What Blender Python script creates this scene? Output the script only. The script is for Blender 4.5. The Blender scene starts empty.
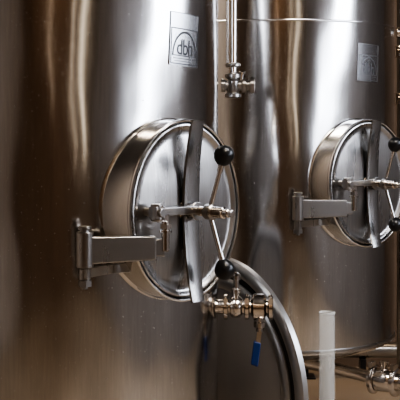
import bpy, bmesh, math
from mathutils import Vector, Matrix
S=bpy.context.scene
COL=S.collection
# ---------------------------------------------------------------- materials
def newmat(name):
    m=bpy.data.materials.new(name); m.use_nodes=True
    nt=m.node_tree; b=nt.nodes['Principled BSDF']; return m,nt,b
def steel(name,col,rough,aniso=0.0,bump=0.0,bscale=(6,6,.5),rvar=.05,metal=1.0,grain=0,specks=0):
    m,nt,b=newmat(name); N=nt.nodes; L=nt.links
    b.inputs['Metallic'].default_value=metal
    tc=N.new('ShaderNodeTexCoord'); mp=N.new('ShaderNodeMapping'); L.new(tc.outputs['Object'],mp.inputs[0])
    mp.inputs['Scale'].default_value=(14,14,2)
    no=N.new('ShaderNodeTexNoise'); no.inputs['Scale'].default_value=1.0; no.inputs['Detail'].default_value=5
    L.new(mp.outputs[0],no.inputs['Vector'])
    mr=N.new('ShaderNodeMapRange'); mr.inputs['From Min'].default_value=.3; mr.inputs['From Max'].default_value=.7
    mr.inputs['To Min'].default_value=rough-rvar; mr.inputs['To Max'].default_value=rough+rvar
    L.new(no.outputs['Fac'],mr.inputs['Value']); rsock=mr.outputs[0]
    cr=N.new('ShaderNodeMixRGB'); cr.inputs[1].default_value=(*col,1); cr.inputs[2].default_value=(*[c*.85 for c in col],1)
    L.new(cr.outputs[0],b.inputs['Base Color'])
    if grain:
        mg=N.new('ShaderNodeMapping'); mg.inputs['Scale'].default_value=(160,160,9); L.new(tc.outputs['Object'],mg.inputs[0])
        ng=N.new('ShaderNodeTexNoise'); ng.inputs['Scale'].default_value=1.0; ng.inputs['Detail'].default_value=3; L.new(mg.outputs[0],ng.inputs['Vector'])
        cr.inputs[2].default_value=(*[c*(1-grain) for c in col],1)
        L.new(ng.outputs['Fac'],cr.inputs[0])
    else: L.new(no.outputs['Fac'],cr.inputs[0])
    if specks:
        ns=N.new('ShaderNodeTexNoise'); ns.inputs['Scale'].default_value=180; ns.inputs['Detail'].default_value=2; L.new(tc.outputs['Object'],ns.inputs['Vector'])
        r2=N.new('ShaderNodeMapRange'); r2.inputs['From Min'].default_value=.66; r2.inputs['From Max'].default_value=.78; r2.inputs['To Min'].default_value=0; r2.inputs['To Max'].default_value=specks
        L.new(ns.outputs['Fac'],r2.inputs['Value'])
        ad=N.new('ShaderNodeMath'); ad.operation='ADD'; L.new(rsock,ad.inputs[0]); L.new(r2.outputs[0],ad.inputs[1]); rsock=ad.outputs[0]
    L.new(rsock,b.inputs['Roughness'])
    if aniso:
        b.inputs['Anisotropic'].default_value=aniso
        tg=N.new('ShaderNodeTangent'); tg.direction_type='RADIAL'; tg.axis='Z'
        L.new(tg.outputs[0],b.inputs['Tangent'])
    if bump:
        mp2=N.new('ShaderNodeMapping'); mp2.inputs['Scale'].default_value=bscale
        L.new(tc.outputs['Object'],mp2.inputs[0])
        n2=N.new('ShaderNodeTexNoise'); n2.inputs['Scale'].default_value=1; n2.inputs['Detail'].default_value=1
        L.new(mp2.outputs[0],n2.inputs['Vector'])
        bp=N.new('ShaderNodeBump'); bp.inputs['Strength'].default_value=bump; bp.inputs['Distance'].default_value=.02
        L.new(n2.outputs['Fac'],bp.inputs['Height']); L.new(bp.outputs[0],b.inputs['Normal'])
    return m
M_shell=steel('brushed_tank_steel',(.68,.665,.65),.155,aniso=.1,bump=.60,bscale=(5,5,2.2),rvar=.03,grain=.28,specks=.2)
M_neck=steel('neck_steel',(.68,.665,.65),.21)
M_door=steel('door_steel',(.50,.485,.47),.29,bump=.12,bscale=(8,8,8),grain=.28,specks=.12)
M_arm=steel('arm_steel',(.40,.385,.37),.28,rvar=.01)
M_bar=steel('crossbar_steel',(.42,.41,.40),.27,rvar=.01)
M_pol=steel('polished_steel',(.68,.635,.59),.15,rvar=.03)
M_lid=steel('lid_steel',(.42,.41,.40),.34,metal=.8)
M_lidpanel=steel('lid_panel_steel',(.34,.31,.285),.5,metal=.3)
M_gap=steel('dark_gap_steel',(.10,.095,.09),.4)
M_plate=steel('plate_steel',(.52,.52,.53),.27)
def plain(name,col,rough=.5,metal=0,var=.15,scale=8,bump=0):
    m,nt,b=newmat(name); N=nt.nodes; L=nt.links
    tc=N.new('ShaderNodeTexCoord'); no=N.new('ShaderNodeTexNoise'); no.inputs['Scale'].default_value=scale; no.inputs['Detail'].default_value=6
    L.new(tc.outputs['Object'],no.inputs['Vector'])
    mx=N.new('ShaderNodeMixRGB'); mx.inputs[1].default_value=(*[c*(1-var) for c in col],1); mx.inputs[2].default_value=(*[min(1,c*(1+var)) for c in col],1)
    L.new(no.outputs['Fac'],mx.inputs[0]); L.new(mx.outputs[0],b.inputs['Base Color'])
    b.inputs['Roughness'].default_value=rough; b.inputs['Metallic'].default_value=metal
    if bump:
        bp=N.new('ShaderNodeBump'); bp.inputs['Strength'].default_value=bump; L.new(no.outputs['Fac'],bp.inputs['Height']); L.new(bp.outputs[0],b.inputs['Normal'])
    return m
M_black=plain('black_phenolic',(.012,.012,.013),.3)
M_ink=plain('dark_etching',(.035,.035,.04),.45)
M_inkglare=plain('glare_etching',(.38,.39,.41),.32,metal=.95)  # reflection washing out the rear emblem, put into a paler ink colour
M_blue=plain('blue_vinyl',(.010,.038,.16),.4)
M_wallback=plain('brown_plaster',(.17,.12,.085),.8,bump=.1)
M_wallfront=plain('dark_brown_plaster',(.14,.086,.050),.8,var=.5,scale=1.5)
M_wallleft=plain('beige_plaster',(.42,.37,.33),.8)
M_wallright=plain('slate_plaster',(.29,.285,.30),.8,var=.3,scale=2)
M_floor=plain('sealed_concrete',(.33,.265,.20),.42,bump=.05,scale=5)
M_ceil=plain('ceiling_paint',(.10,.09,.08),.9)
def plastic(name,alpha):
    m,nt,b=newmat(name); b.inputs['Base Color'].default_value=(.88,.90,.89,1)
    b.inputs['Alpha'].default_value=alpha; b.inputs['IOR'].default_value=1.4
    no=nt.nodes.new('ShaderNodeTexNoise'); no.inputs['Scale'].default_value=20
    mr=nt.nodes.new('ShaderNodeMapRange'); mr.inputs['To Min'].default_value=.25; mr.inputs['To Max'].default_value=.4
    nt.links.new(no.outputs['Fac'],mr.inputs['Value']); nt.links.new(mr.outputs[0],b.inputs['Roughness']); return m
M_plast=plastic('frosted_plastic',.19)
M_plastrim=plastic('frosted_plastic_rim',.35)
def emis(name,col,st):
    m,nt,b=newmat(name); b.inputs['Base Color'].default_value=(*col,1)
    b.inputs['Emission Color'].default_value=(*col,1); b.inputs['Emission Strength'].default_value=st; return m
# ---------------------------------------------------------------- mesh helpers
def obj(name,bm,mat,parent=None,loc=(0,0,0),rot=(0,0,0),smooth=40,bevel=0):
    bmesh.ops.recalc_face_normals(bm,faces=bm.faces)
    me=bpy.data.meshes.new(name); bm.to_mesh(me); bm.free()
    o=bpy.data.objects.new(name,me); COL.objects.link(o)
    me.materials.append(mat)
    for p in me.polygons: p.use_smooth=True
    try:
        me.set_sharp_from_angle(angle=math.radians(smooth))
    except Exception: pass
    o.parent=parent; o.location=loc; o.rotation_euler=rot
    if bevel:
        md=o.modifiers.new('bevel','BEVEL'); md.width=bevel; md.segments=3; md.limit_method='ANGLE'; md.harden_normals=True
    return o
def lathe(bm,prof,seg=64,sx=1.0,sz=1.0,M=Matrix(),close=False):
    rings=[]
    for r,h in prof:
        if r<1e-6: rings.append([bm.verts.new(M@Vector((0,0,h)))])
        else: rings.append([bm.verts.new(M@Vector((r*math.cos(2*math.pi*i/seg)*sx,r*math.sin(2*math.pi*i/seg)*sz,h))) for i in range(seg)])
    pairs=list(zip(rings,rings[1:]))
    if close: pairs.append((rings[-1],rings[0]))
    for a,c in pairs:
        for i in range(seg):
            j=(i+1)%seg
            if len(a)==1 and len(c)==1: continue
            if len(a)==1: bm.faces.new((a[0],c[i],c[j]))
            elif len(c)==1: bm.faces.new((a[i],a[j],c[0]))
            else: bm.faces.new((a[i],a[j],c[j],c[i]))
def axisM(p,d):
    d=Vector(d).normalized(); q=Vector((0,0,1)).rotation_difference(d)
    return Matrix.Translation(Vector(p))@q.to_matrix().to_4x4()
def cyl(bm,p0,p1,r,r2=None,seg=24,ch=.0):
    p0=Vector(p0);p1=Vector(p1);l=(p1-p0).length; r2=r if r2 is None else r2
    M=axisM(p0,p1-p0)
    if ch: pr=[(0,0),(r-ch,0),(r,ch),(r2,l-ch),(r2-ch,l),(0,l)]
    else: pr=[(0,0),(r,0),(r2,l),(0,l)]
    lathe(bm,pr,seg,M=M)
def prof(bm,p,d,pr,seg=24): lathe(bm,pr,seg,M=axisM(p,d))
def box(bm,c,s,R=None):
    M=Matrix.Translation(Vector(c))@(R.to_4x4() if R else Matrix())@Matrix.Diagonal((*s,1))
    return bmesh.ops.create_cube(bm,size=1,matrix=M)['verts']
def tube(bm,pts,r,seg=20):
    pts=[Vector(p) for p in pts]; rings=[]; 
    prevn=None
    for i,p in enumerate(pts):
        t=(pts[min(i+1,len(pts)-1)]-pts[max(i-1,0)]).normalized()
        if prevn is None: n=t.orthogonal().normalized()
        else: n=(prevn-t*prevn.dot(t)).normalized()
        prevn=n; bn=t.cross(n)
        rings.append([bm.verts.new(p+(n*math.cos(a)+bn*math.sin(a))*r) for a in [2*math.pi*k/seg for k in range(seg)]])
    for a,c in zip(rings,rings[1:]):
        for i in range(seg):
            j=(i+1)%seg; bm.faces.new((a[i],a[j],c[j],c[i]))
    bm.faces.new(rings[0]); bm.faces.new(rings[-1])
def strap(bm,path,w,th,swap=False,off=(0,0,0),crown=0):
    """curved strap; cross-section optionally crowned (rounded outer face)"""
    vs=[]; n_=6 if crown else 1
    for i,(y,z) in enumerate(path):
        a=path[max(i-1,0)]; c=path[min(i+1,len(path)-1)]
        d=Vector((c[0]-a[0],c[1]-a[1])).normalized(); n=Vector((-d[1],d[0]))*th/2
        ww=w/2 if not callable(w) else w(i/(len(path)-1))/2
        q=[]
        sg=-1 if n[0]>0 else 1   # outward (-Y) side
        for k in range(n_+1):
            u=-1+2*k/n_; e=1+crown*(1-u*u)/(th/2) if crown else 1
            q.append((ww*u,y+sg*n[0]*e,z+sg*n[1]*e))
        q+= [(ww,y-sg*n[0],z-sg*n[1]),(-ww,y-sg*n[0],z-sg*n[1])]
        if swap: q=[(p[1],p[2],p[0]) for p in q]
        vs.append([bm.verts.new(Vector(p)+Vector(off)) for p in q])
    m_=len(vs[0])
    for a,c in zip(vs,vs[1:]):
        for i in range(m_):
            j=(i+1)%m_; bm.faces.new((a[i],a[j],c[j],c[i]))
    bm.faces.new(vs[0]); bm.faces.new(vs[-1])

R=.5; ZM=1.093
# ---------------------------------------------------------------- tank (built once, local -Y = manway direction)
def build_tank():
    root=bpy.data.objects.new('fermentation_tank',None); COL.objects.link(root); root.empty_display_size=.2
    bm=bmesh.new()
    lathe(bm,[(0,.315),(.06,.316),(.2,.325),(.35,.35),(.45,.38),(.488,.398),(.497,.404),(.497,.410),
              (R,.412),(R,.8),(R,1.2),(R,1.742),(R,2.45),(.49,2.5),(.46,2.55),(.4,2.6),(.3,2.65),(.15,2.685),(0,2.69)],160)
    shell=obj('tank_shell',bm,M_shell,root,smooth=35)
    def ring(z,h,dr,nm,mat):
        bm=bmesh.new(); lathe(bm,[(R-.004,z-h/2),(R+dr*.7,z-h/2),(R+dr,z-h/4),(R+dr,z+h/4),(R+dr*.7,z+h/2),(R-.004,z+h/2)],160,close=True)
        return obj(nm,bm,mat,root)
    ring(1.745,.009,.0035,'weld_seam',M_neck)
    ring(.418,.013,.004,'base_band',M_arm)
    for k in range(3):
        a=math.radians(260+120*k); x,y=.41*math.cos(a),.41*math.sin(a)
        bm=bmesh.new(); cyl(bm,(0,0,.03),(0,0,.385),.024,seg=24); prof(bm,(0,0,0),(0,0,1),[(0,0),(.04,0),(.04,.008),(.02,.02),(.016,.03),(0,.03)])
        obj('leg',bm,M_arm,root,(x,y,0))
    # ------ manway
    L0=(0,-R,ZM)
    A,B=.215,.255
    def ov(bm,pr,seg=96):
        rings=[]
        for d,o in pr:
            if d is None: rings.append([bm.verts.new((0,-(o-R),0))])
            else:
                a,b_=max(A-d,.001),max(B-d*(B/A if d>.05 else 1),.001)
                rings.append([bm.verts.new((a*math.cos(2*math.pi*i/seg),-(o-R),b_*math.sin(2*math.pi*i/seg))) for i in range(seg)])
        for a,c in zip(rings,rings[1:]):
            for i in range(seg):
                j=(i+1)%seg
                if len(a)==1: bm.faces.new((a[0],c[i],c[j]))
                elif len(c)==1: bm.faces.new((a[i],a[j],c[0]))
                else: bm.faces.new((a[i],a[j],c[j],c[i]))
    bm=bmesh.new()
    ov(bm,[(.006,.40),(.006,.570),(.005,.575),(.002,.577),(-.002,.575),(-.003,.571),(-.002,.566),(.003,.563),(.003,.43)])
    man=obj('manway',bm,M_neck,root,L0)
    def sub(nm,bm,mat,**k): return obj(nm,bm,mat,man,**k)
    bm=bmesh.new(); seg=128
    vs=[]
    for i in range(seg):
        a=2*math.pi*i/seg; row=[]
        for (e,h) in [(-.010,.0),(-.008,.004),(.001,.004),(.005,.0)]:
            z=(B+e)*math.sin(a); t=(A+e)*math.cos(a)
            surf=math.sqrt(R*R-t*t)
            row.append(bm.verts.new((t,-(surf+h-R),z)))
        vs.append(row)
    for i in range(seg):
        a=vs[i]; c=vs[(i+1)%seg]
        for k in range(3): bm.faces.new((a[k],a[k+1],c[k+1],c[k]))
    sub('collar_weld',bm,M_neck)
    bm=bmesh.new(); ov(bm,[(.04,.546),(.0055,.546),(.0055,.562),(.04,.562),(.04,.546)]); sub('gasket',bm,M_gap)
    bm=bmesh.new()
    pr=[(None,.550),(.05,.550),(.012,.552),(.010,.560),(.010,.570),(.012,.573),(.016,.574),(.020,.572),(.025,.567),(.031,.564)]
    for k in range(1,15):
        s=k/14; d=.031+(A-.031)*s
        if k==14: pr.append((None,.579)); break
        rr=1-s; pr.append((d,.564+.015*(1-rr**2.2)))
    ov(bm,pr); sub('manway_door',bm,M_door)
    bm=bmesh.new(); path=[]
    for i in range(61):
        u=-1+2*i/60; path.append((-(.590+.027*abs(u)**2.-R), u*.254))
    strap(bm,path,lambda s:.058-.014*abs(2*s-1)**2,.008,crown=.004)
    sub('crossbar',bm,M_bar,smooth=50)
    def Y(o): return -(o-R)
    bm=bmesh.new()
    prof(bm,(0,Y(.574),0),(0,-1,0),[(0,0),(.035,0),(.035,.006),(.026,.010),(.012,.014),(.012,.099),(.016,.102),(.016,.144),(.012,.147),(.012,.164),(.010,.166),(.010,.177),(0,.179)])
    for k in range(8):
        prof(bm,(0,Y(.626+.004*k),0),(0,-1,0),[(.011,0),(.0135,.001),(.0135,.002),(.011,.003)])
    sub('spindle',bm,M_pol)
    bm=bmesh.new(); lathe(bm,[(0,0),(.02,0),(.02,.016),(0,.016)],6,M=axisM((0,Y(.597),0),(0,-1,0))); prof(bm,(0,Y(.613),0),(0,-1,0),[(0,0),(.024,0),(.026,.002),(.026,.004),(.024,.006),(0,.006)])
    sub('spindle_nut',bm,M_arm,bevel=.001)
    bm=bmesh.new(); prof(bm,(0,Y(.652),0),(0,-1,0),[(.0,0),(.019,0),(.022,.004),(.022,.026),(.018,.03),(0,.03)]); sub('handle_hub',bm,M_arm)
    for sg,dt in ((1,.014),(-1,.016)):
        base=Vector((0,Y(.667),sg*.012)); tip=Vector((dt,Y(.70),sg*.142))
        bm=bmesh.new(); cyl(bm,base,tip,.0068,.0062); cyl(bm,tip-(tip-base).normalized()*.032,tip,.0085,ch=.001); sub('handle_arm',bm,M_neck)
        bm=bmesh.new(); d=(tip-base).normalized()
        prof(bm,tip-d*.012,d,[(0,0),(.012,0),(.019,.006),(.025,.015),(.0285,.027),(.0275,.038),(.021,.049),(.011,.055),(0,.0565)],32); sub('knob',bm,M_black)
    bm=bmesh.new()
    box(bm,(-.075,Y(.614),.004),(.14,.016,.024)); sub('swing_link',bm,M_arm,bevel=.003)
    bm=bmesh.new(); cyl(bm,(-.15,Y(.612),-.02),(-.15,Y(.612),.028),.018,ch=.003); cyl(bm,(-.15,Y(.637),.004),(-.15,Y(.564),.004),.012); box(bm,(-.15,Y(.612),.004),(.034,.03,.034)); sub('link_clevis',bm,M_arm,bevel=.002)
    bm=bmesh.new(); cyl(bm,(-.128,Y(.622),-.102),(-.128,Y(.622),-.02),.011,ch=.002); prof(bm,(-.128,Y(.622),-.040),(0,0,1),[(0,0),(.016,0),(.016,.012),(0,.012)],6); prof(bm,(-.128,Y(.622),-.05),(0,0,1),[(0,0),(.018,0),(.018,.005),(0,.005)])
    box(bm,(-.128,Y(.612),-.014),(.026,.02,.022)); sub('link_pin',bm,M_pol)
    HX=-.326
    p0=Vector((HX,Y(.527),-.092)); p1=Vector((-.150,Y(.606),-.092)); d=(p1-p0); ang=math.atan2(d.y,d.x); Rz=Matrix.Rotation(ang,3,'Z')
    bm=bmesh.new(); vs=box(bm,(p0+p1)/2,(d.length,.022,.074),Rz)
    for v in vs:
        s=(v.co-p0).dot(d)/d.length_squared
        v.co.z=-.092+(v.co.z+.092)*(1-.12*s)
    q=p1+d.normalized()*.010; box(bm,q,(.034,.016,.048),Rz)
    sub('hinge_arm',bm,M_arm,bevel=.005)
    bm=bmesh.new(); cyl(bm,(HX,Y(.52),-.138),(HX,Y(.52),-.042),.023,ch=.003,seg=40)
    cyl(bm,(HX,Y(.52),-.045),(HX,Y(.52),-.035),.012); cyl(bm,(HX,Y(.52),-.037),(HX,Y(.52),-.028),.018,ch=.002)
    cyl(bm,(HX,Y(.52),-.172),(HX,Y(.52),-.14),.016,ch=.002)
    prof(bm,(HX,Y(.52),-.188),(0,0,1),[(0,0),(.019,0),(.019,.016),(0,.016)],6)
    cyl(bm,(HX,Y(.52),-.195),(HX,Y(.52),-.17),.008)
    sub('hinge_pin',bm,M_arm)
    bm=bmesh.new(); pts=[]
    for i in range(13):
        s=i/12; pts.append((HX-.010+.175*s, Y(.534)+.030*math.sin(math.pi*s*.75)))
    strap(bm,pts,.026,.010,swap=True,off=(0,0,-.152)); sub('hinge_strap',bm,M_arm,bevel=.002)
    # ------ nameplate bent to the shell
    ca=math.radians(8.0)
    def bend(x,z,h):
        a=x/R; r=R+h
        return Vector((r*math.sin(a),-r*math.cos(a)+R,z))
    def patch(bm,x0,x1,z0,z1,h0,h1,n=10):
        g=[]
        for i in range(n+1):
            x=x0+(x1-x0)*i/n
            g.append([bm.verts.new(bend(x,z0,h1)),bm.verts.new(bend(x,z1,h1)),bm.verts.new(bend(x,z1,h0)),bm.verts.new(bend(x,z0,h0))])
        for a,c in zip(g,g[1:]):
            for k in range(4): bm.faces.new((a[k],a[(k+1)%4],c[(k+1)%4],c[k]))
        bm.faces.new(g[0]); bm.faces.new(g[-1])
    bm=bmesh.new(); patch(bm,-.067,.067,-.082,.072,-.003,.0018)
    plate=obj('nameplate',bm,M_plate,root,(R*math.sin(ca),-R*math.cos(ca),1.585),(0,0,ca))
    plate.rotation_euler=(Matrix.Rotation(ca,3,'Z')@Matrix.Rotation(math.radians(3),3,'Y')).to_euler()
    bm=bmesh.new()
    w=.0028
    for (x0,x1,z0,z1) in [(-.062,.062,-.078,-.078+w),(-.062,.062,.024,.024+w),(-.062,-.062+w,-.078,.024),(.062-w,.062,-.078,.024),
                          (-.067,.067,.0705,.072),(-.067,-.0655,-.082,.072),(.0655,.067,-.082,.072),(-.056,.056,-.054,-.0515),(-.052,.052,-.062,-.0602),(-.046,.046,-.0695,-.068)]:
        patch(bm,x0,x1,z0,z1,.001,.0025)
    def arc(rad,w,zc,a0=0,a1=180,n=24,sy=1.25,xc=0):
        pv=None
        for i in range(n+1):
            a=math.radians(a0+(a1-a0)*i/n)
            q=[bm.verts.new(bend(xc+rr*math.cos(a),zc+rr*sy*math.sin(a),.0025)) for rr in (rad,rad+w)]
            if pv: bm.faces.new((pv[0],pv[1],q[1],q[0]))
            pv=q
    arc(.051,.0048,-.052,sy=1.28)
    cu=bpy.data.curves.new('t','FONT'); cu.body='dbh'; cu.size=.054; cu.align_x='CENTER'; cu.space_character=.92; cu.offset=.0004
    to=bpy.data.objects.new('t',cu); COL.objects.link(to); bpy.context.view_layer.update()
    me=to.to_mesh()
    vm=[bm.verts.new(bend(v.co.x,v.co.y*1.18-.0495,.0026)) for v in me.vertices]
    for p in me.polygons:
        try: bm.faces.new([vm[i] for i in p.vertices])
        except Exception: pass
    to.to_mesh_clear(); bpy.data.objects.remove(to)
    obj('plate_emblem',bm,M_ink,plate)
    # ------ sample valve
    va=math.radians(43)
    X=Vector((1,0,0))
    bm=bmesh.new()
    prof(bm,(-.02,0,0),X,[(0,0),(.019,0),(.019,.245),(.018,.25),(0,.25)])
    sv=obj('sample_valve',bm,M_pol,root,(R*math.sin(va),-R*math.cos(va),.759),(0,0,va-math.pi/2-math.radians(2)))
    sv.scale=(.74,1.3,1.22)
    def clampring(bm,l,r=.029,w=.016): prof(bm,(l-w/2,0,0),X,[(.018,0),(r-.006,0),(r,.004),(r,w-.004),(r-.006,w),(.018,w)])
    for l in (.034,.124,.224):
        bm=bmesh.new(); clampring(bm,l,.033,.022); 
        cyl(bm,(l,-.024,.022),(l,.024,.024),.0065); prof(bm,(l,-.026,.022),(0,-.97,-.2),[(0,0),(.010,0),(.010,.01),(0,.012)],6)
        obj('pipe_clamp',bm,M_pol,sv)
    bm=bmesh.new(); prof(bm,(.052,0,0),X,[(0,0),(.021,0),(.028,.010),(.028,.042),(.021,.052),(0,.052)])
    prof(bm,(.078,0,.015),(0,0,1),[(0,0),(.015,0),(.015,.020),(.021,.022),(.021,.032),(.012,.034),(.012,.054),(.018,.056),(.018,.068),(.009,.074),(0,.075)])
    obj('valve_stem',bm,M_pol,sv)
    bm=bmesh.new(); prof(bm,(.142,0,0),X,[(0,0),(.022,0),(.034,.010),(.034,.054),(.022,.064),(0,.064)])
    prof(bm,(.178,0,-.015),(0,0,-1),[(0,0),(.022,0),(.022,.020),(.028,.022),(.028,.034),(.018,.038),(.018,.046),(0,.046)])
    obj('valve_body',bm,M_pol,sv)
    bm=bmesh.new(); Rr=Matrix.Rotation(math.radians(12),3,'Y')
    box(bm,(.174,-.004,-.074),(.020,.009,.06),Rr); obj('lever_blade',bm,M_pol,sv,bevel=.001)
    bm=bmesh.new(); box(bm,(.161,-.004,-.119),(.032,.014,.064),Rr); obj('valve_lever',bm,M_blue,sv,bevel=.005)
    # ------ bottom outlet
    oa=math.radians(21)
    bm=bmesh.new()
    pts=[Vector((0,0,.035)),Vector((0,0,.01))]+[Vector((.05-.05*math.cos(a),0,-.0-.05*math.sin(a)+.01)) for a in [math.pi/2*k/6 for k in range(1,7)]]+[Vector((.30,0,-.055)),Vector((.55,0,-.08))]
    tube(bm,pts,.026)
    ou=obj('outlet_pipe',bm,M_pol,root,(0,0,.335),(0,0,oa-math.pi/2))
    for l in (.445,.545):
        bm=bmesh.new(); prof(bm,(l,0,-.074),X,[(.02,0),(.052,0),(.062,.006),(.062,.020),(.052,.026),(.02,.026)]); 
        box(bm,(l+.013,-.02,-.01),(.018,.045,.024)); obj('outlet_clamp',bm,M_pol,ou,bevel=.001)
    bm=bmesh.new(); prof(bm,(.465,0,-.074),X,[(0,0),(.036,0),(.048,.01),(.048,.060),(.036,.08),(0,.08)]); prof(bm,(.505,0,-.04),(0,0,1),[(0,0),(.014,0),(.014,.03),(.020,.032),(.020,.045),(0,.047)])
    prof(bm,(.56,0,-.074),X,[(0,0),(.034,0),(.034,.09),(0,.09)])
    obj('outlet_valve',bm,M_pol,ou)
    return root
T1=build_tank()
C1=(-.443,3.72,0); C2=(.350,5.183,0)
T1.location=C1; T1.rotation_euler=(0,0,math.radians(45))
def copy_tree(o,parent=None):
    c=o.copy(); COL.objects.link(c)
    if parent is not None: c.parent=parent
    for ch in [x for x in o.children]:
        if ch.name.startswith('sample_valve'): continue
        copy_tree(ch,c)
    return c
bpy.context.view_layer.update()
T2=copy_tree(T1); T2.location=C2; T2.rotation_euler=(0,0,math.radians(35))
for o in T2.children_recursive:
    if o.name.startswith('plate_emblem'):
        o.material_slots[0].link='OBJECT'; o.material_slots[0].material=M_inkglare
for t,l in ((T1,'tall brushed steel fermentation tank with oval manway and blue-lever valve'),
            (T2,'brushed steel fermentation tank on legs beside the frosted tube')):
    t['label']=l; t['category']='tank'; t['group']='stainless fermentation tanks'
def top(o,l,c): o['label']=l; o['category']=c
Z=(0,0,1)
# ---------------------------------------------------------------- overhead pipe with valve
e=bpy.data.objects.new('drop_pipe',None); COL.objects.link(e); e.location=(.118,4.2,1.435); top(e,'vertical stainless pipe ending in a clamped valve between tanks','pipe')
bm=bmesh.new(); cyl(bm,(0,0,.06),(0,0,2.155),.0135); obj('pipe',bm,M_pol,e)
bm=bmesh.new(); cyl(bm,(-.02,.02,.1),(-.02,.02,2.155),.005); obj('sensor_line',bm,M_pol,e)
bm=bmesh.new()
prof(bm,(0,0,.10),Z,[(.012,0),(.02,0),(.027,.004),(.027,.012),(.02,.016),(.012,.016)])
prof(bm,(0,0,-.010),Z,[(0,0),(.020,0),(.029,.003),(.029,.014),(.020,.020),(.024,.03),(.024,.060),(.018,.067),(.029,.073),(.029,.085),(.017,.090),(0,.090)])
prof(bm,(0,0,.035),(1,0,0),[(0,0),(.018,0),(.018,.03),(.027,.033),(.027,.046),(.018,.049),(.018,.058),(.028,.061),(.028,.075),(.016,.078),(0,.078)])
prof(bm,(0,0,.035),(-1,0,0),[(0,0),(.016,0),(.016,.025),(.024,.028),(.024,.042),(0,.044)])
obj('valve_body',bm,M_arm,e)
bm=bmesh.new(); prof(bm,(.03,-.0,.045),(0,-.3,1),[(0,0),(.007,0),(.007,.03),(.012,.032),(.012,.042),(0,.044)]); obj('valve_handle',bm,M_pol,e)
# riser pipe seen past the rear tank
e=bpy.data.objects.new('riser_pipe',None); COL.objects.link(e); e.location=(.985,5.75,0); top(e,'stainless riser pipe with clamp fittings near the brown wall','pipe')
bm=bmesh.new(); cyl(bm,(0,0,0),(0,0,3.5),.022); obj('pipe',bm,M_arm,e)
for z in (1.45,1.68):
    bm=bmesh.new(); prof(bm,(0,0,z-.03),Z,[(.02,0),(.035,0),(.042,.005),(.042,.05),(.035,.056),(.02,.056)]); cyl(bm,(-.02,-.03,z),(.03,-.055,z),.012); obj('pipe_clamp',bm,M_pol,e)
bm=bmesh.new(); cyl(bm,(-.035,-.05,1.77),(.3,-.05,1.77),.018,ch=.003); prof(bm,(-.03,-.05,1.77),(1,0,0),[(0,0),(.026,0),(.026,.02),(0,.02)]); obj('branch_pipe',bm,M_pol,e)
# floor pipe run along the back wall
e=bpy.data.objects.new('floor_pipe',None); COL.objects.link(e); e.location=(.5,6.15,0); top(e,'dark steel pipe run on stands along the back wall','pipe')
bm=bmesh.new(); cyl(bm,(-1.2,0,.14),(1.6,0,.14),.04); obj('pipe',bm,M_arm,e)
for x in (-.9,.05,.35,1.1):
    bm=bmesh.new(); box(bm,(x,0,.05),(.03,.06,.10)); box(bm,(x,0,.004),(.10,.12,.008)); obj('pipe_stand',bm,M_black,e,bevel=.001)
# ---------------------------------------------------------------- frosted tube
e=bpy.data.objects.new('measuring_cylinder',None); COL.objects.link(e); e.location=(.454,4.2,0); top(e,'tall frosted translucent plastic measuring cylinder standing on the floor','measuring cylinder')
bm=bmesh.new(); lathe(bm,[(0,.012),(.029,.012),(.029,.656),(.0262,.656),(.0258,.02),(0,.02)],48); obj('tube',bm,M_plast,e)
bm=bmesh.new(); lathe(bm,[(.0262,.655),(.029,.655),(.0296,.658),(.029,.661),(.0265,.661)],48,close=True); obj('rim',bm,M_plastrim,e)
bm=bmesh.new(); prof(bm,(0,0,0),Z,[(0,0),(.055,0),(.055,.006),(.034,.012),(.031,.03),(.029,.03),(.029,.012),(0,.012)],6); obj('foot',bm,M_plastrim,e)
# ---------------------------------------------------------------- round lid standing on edge
e=bpy.data.objects.new('vessel_lid',None); COL.objects.link(e); r=.44
e.location=(.068,4.03,r); e.rotation_euler=(0,0,math.atan2(-.8,.6)); top(e,'large round grey steel vessel lid standing between the tanks','lid')
MY=Matrix.Rotation(math.radians(90),4,'X')
bm=bmesh.new(); lathe(bm,[(r-.042,-.012),(r-.004,-.014),(r,-.012),(r,.008),(r-.004,.012),(r-.021,.016),(r-.038,.012),(r-.043,.008)],128,M=MY,close=True); obj('lid_rim',bm,M_lid,e)
bm=bmesh.new(); lathe(bm,[(r-.066,-.004),(r-.066,.008),(r-.072,.012),(r-.086,.015),(r-.102,.012),(r-.108,.008),(r-.108,-.004)],128,M=MY,close=True); obj('lid_band',bm,M_lid,e)
bm=bmesh.new(); lathe(bm,[(r-.042,.002),(r-.067,.002),(r-.067,-.008),(r-.042,-.008)],128,M=MY,close=True); obj('lid_flange',bm,M_gap,e)
bm=bmesh.new(); lathe(bm,[(0,.020),(.12,.018),(.24,.010),(r-.107,.003),(r-.107,-.004),(.24,.002),(0,.012)],128,M=MY); obj('lid_panel',bm,M_lidpanel,e)
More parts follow.
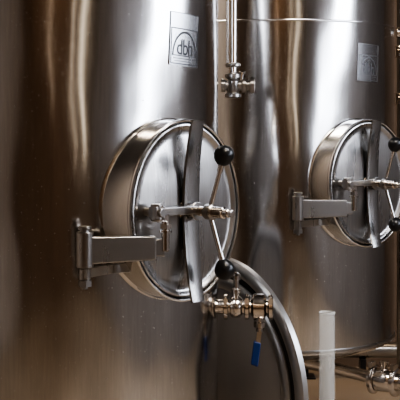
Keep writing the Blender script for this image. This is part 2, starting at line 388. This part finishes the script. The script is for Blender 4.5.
# ---------------------------------------------------------------- room
def wall(nm,c,s,mat):
    bm=bmesh.new(); box(bm,(0,0,0),s); o=obj(nm,bm,mat,None,c); o['kind']='structure'; o['label']=nm.replace('_',' ')+' of the brewery room'; return o
X0,X1,Y0,Y1,H=-2.6,3.0,-1.8,6.4,3.6
wall('floor',((X0+X1)/2,(Y0+Y1)/2,-.05),(X1-X0+.2,Y1-Y0+.2,.1),M_floor)
wall('ceiling',((X0+X1)/2,(Y0+Y1)/2,H+.05),(X1-X0+.2,Y1-Y0+.2,.1),M_ceil)
wall('wall_back',((X0+X1)/2,Y1+.05,H/2),(X1-X0+.2,.1,H),M_wallback)
wall('wall_front',((X0+X1)/2,Y0-.05,H/2),(X1-X0+.2,.1,H),M_wallfront)
wall('wall_left',(X0-.05,(Y0+Y1)/2,H/2),(.1,Y1-Y0,H),M_wallleft)
wall('wall_right',(X1+.05,(Y0+Y1)/2,H/2),(.1,Y1-Y0,H),M_wallright)
def pane(nm,x,pts,em):
    bm=bmesh.new(); f=[bm.verts.new((x,y,z)) for y,z in pts]; g=[bm.verts.new((x+.02,y,z)) for y,z in pts]
    bm.faces.new(f); bm.faces.new(g)
    for i in range(len(f)):
        j=(i+1)%len(f); bm.faces.new((f[i],f[j],g[j],g[i]))
    o=obj(nm,bm,em,None); o['kind']='structure'; o['label']='unseen glowing pane shaped for the slanted tank highlight'
E1=emis('cool_glow',(.80,.87,1.0),10)
pane('highlight_pane_1',X1-.02,[(.6,1.12),(1.3,1.16),(4.1,1.90),(4.4,2.8),(3.2,2.8),(2.5,1.95)],E1)  # unseen glowing pane, outline slanted to shape the highlights on the tanks
E2=emis('warm_glow',(1,.86,.68),2.6)
for k,(x,w_,s) in enumerate(((2.05,.20,2.0),(1.2,.06,2.0),(-.45,.03,1.4))):  # unseen glowing strips behind the camera, added for bright streaks in the steel
    bm=bmesh.new(); box(bm,(0,0,0),(w_,.02,s)); o=obj('highlight_pane_%d'%(2+k),bm,E2,None,(x,Y0+.01,2.1)); o['kind']='structure'; o['label']='unseen glowing pane shaped for the slanted tank highlight'
# overhead lights and added wall fills
def area(nm,loc,size,energy,col,target,sy=None,spread=None):
    l=bpy.data.lights.new(nm,'AREA'); l.energy=energy; l.color=col; l.size=size
    if sy: l.shape='RECTANGLE'; l.size_y=sy
    if spread: l.spread=math.radians(spread)
    o=bpy.data.objects.new(nm,l); COL.objects.link(o); o.location=loc
    o.rotation_euler=(Vector(target)-Vector(loc)).to_track_quat('-Z','Y').to_euler(); return o
area('overhead_light',(.8,2.2,3.5),.5,60,(1,.88,.72),(.7,3.4,0.4),1.6)
area('overhead_light',(.8,5.95,3.5),.4,4,(1,.78,.54),(.75,5.98,0),.4,60)  # added narrow light, brightens only the floor behind the rear tank
area('wall_fill',(-1.7,4.2,3.4),.4,85,(1,.92,.82),(-2.6,4.2,1.2),1.6)  # added fill, brightens the left wall mirrored in the rear tank
area('wall_fill',(-.2,-.9,3.4),.5,24,(1,.74,.48),(-.0,-1.8,1.3),1.0)  # added warm fill on the front wall for brown reflections in the tanks
area('wall_fill',(2.0,2.6,3.4),.4,90,(.98,.97,1),(3.0,2.2,.7),3.4)  # added fill on the right wall, lifts reflections in doors and flanks
w=bpy.data.worlds.new('world'); S.world=w; w.use_nodes=True; w.node_tree.nodes['Background'].inputs[0].default_value=(.05,.045,.04,1)
# ---------------------------------------------------------------- camera
cd=bpy.data.cameras.new('camera'); cam=bpy.data.objects.new('camera',cd); COL.objects.link(cam)
cam.location=(0,0,1.35); cam.rotation_euler=(math.radians(90),0,0); cd.lens=105.75; cd.sensor_width=36; cd.shift_y=-81/400
S.camera=cam
try: S.view_settings.look='AgX - High Contrast'
except Exception: pass
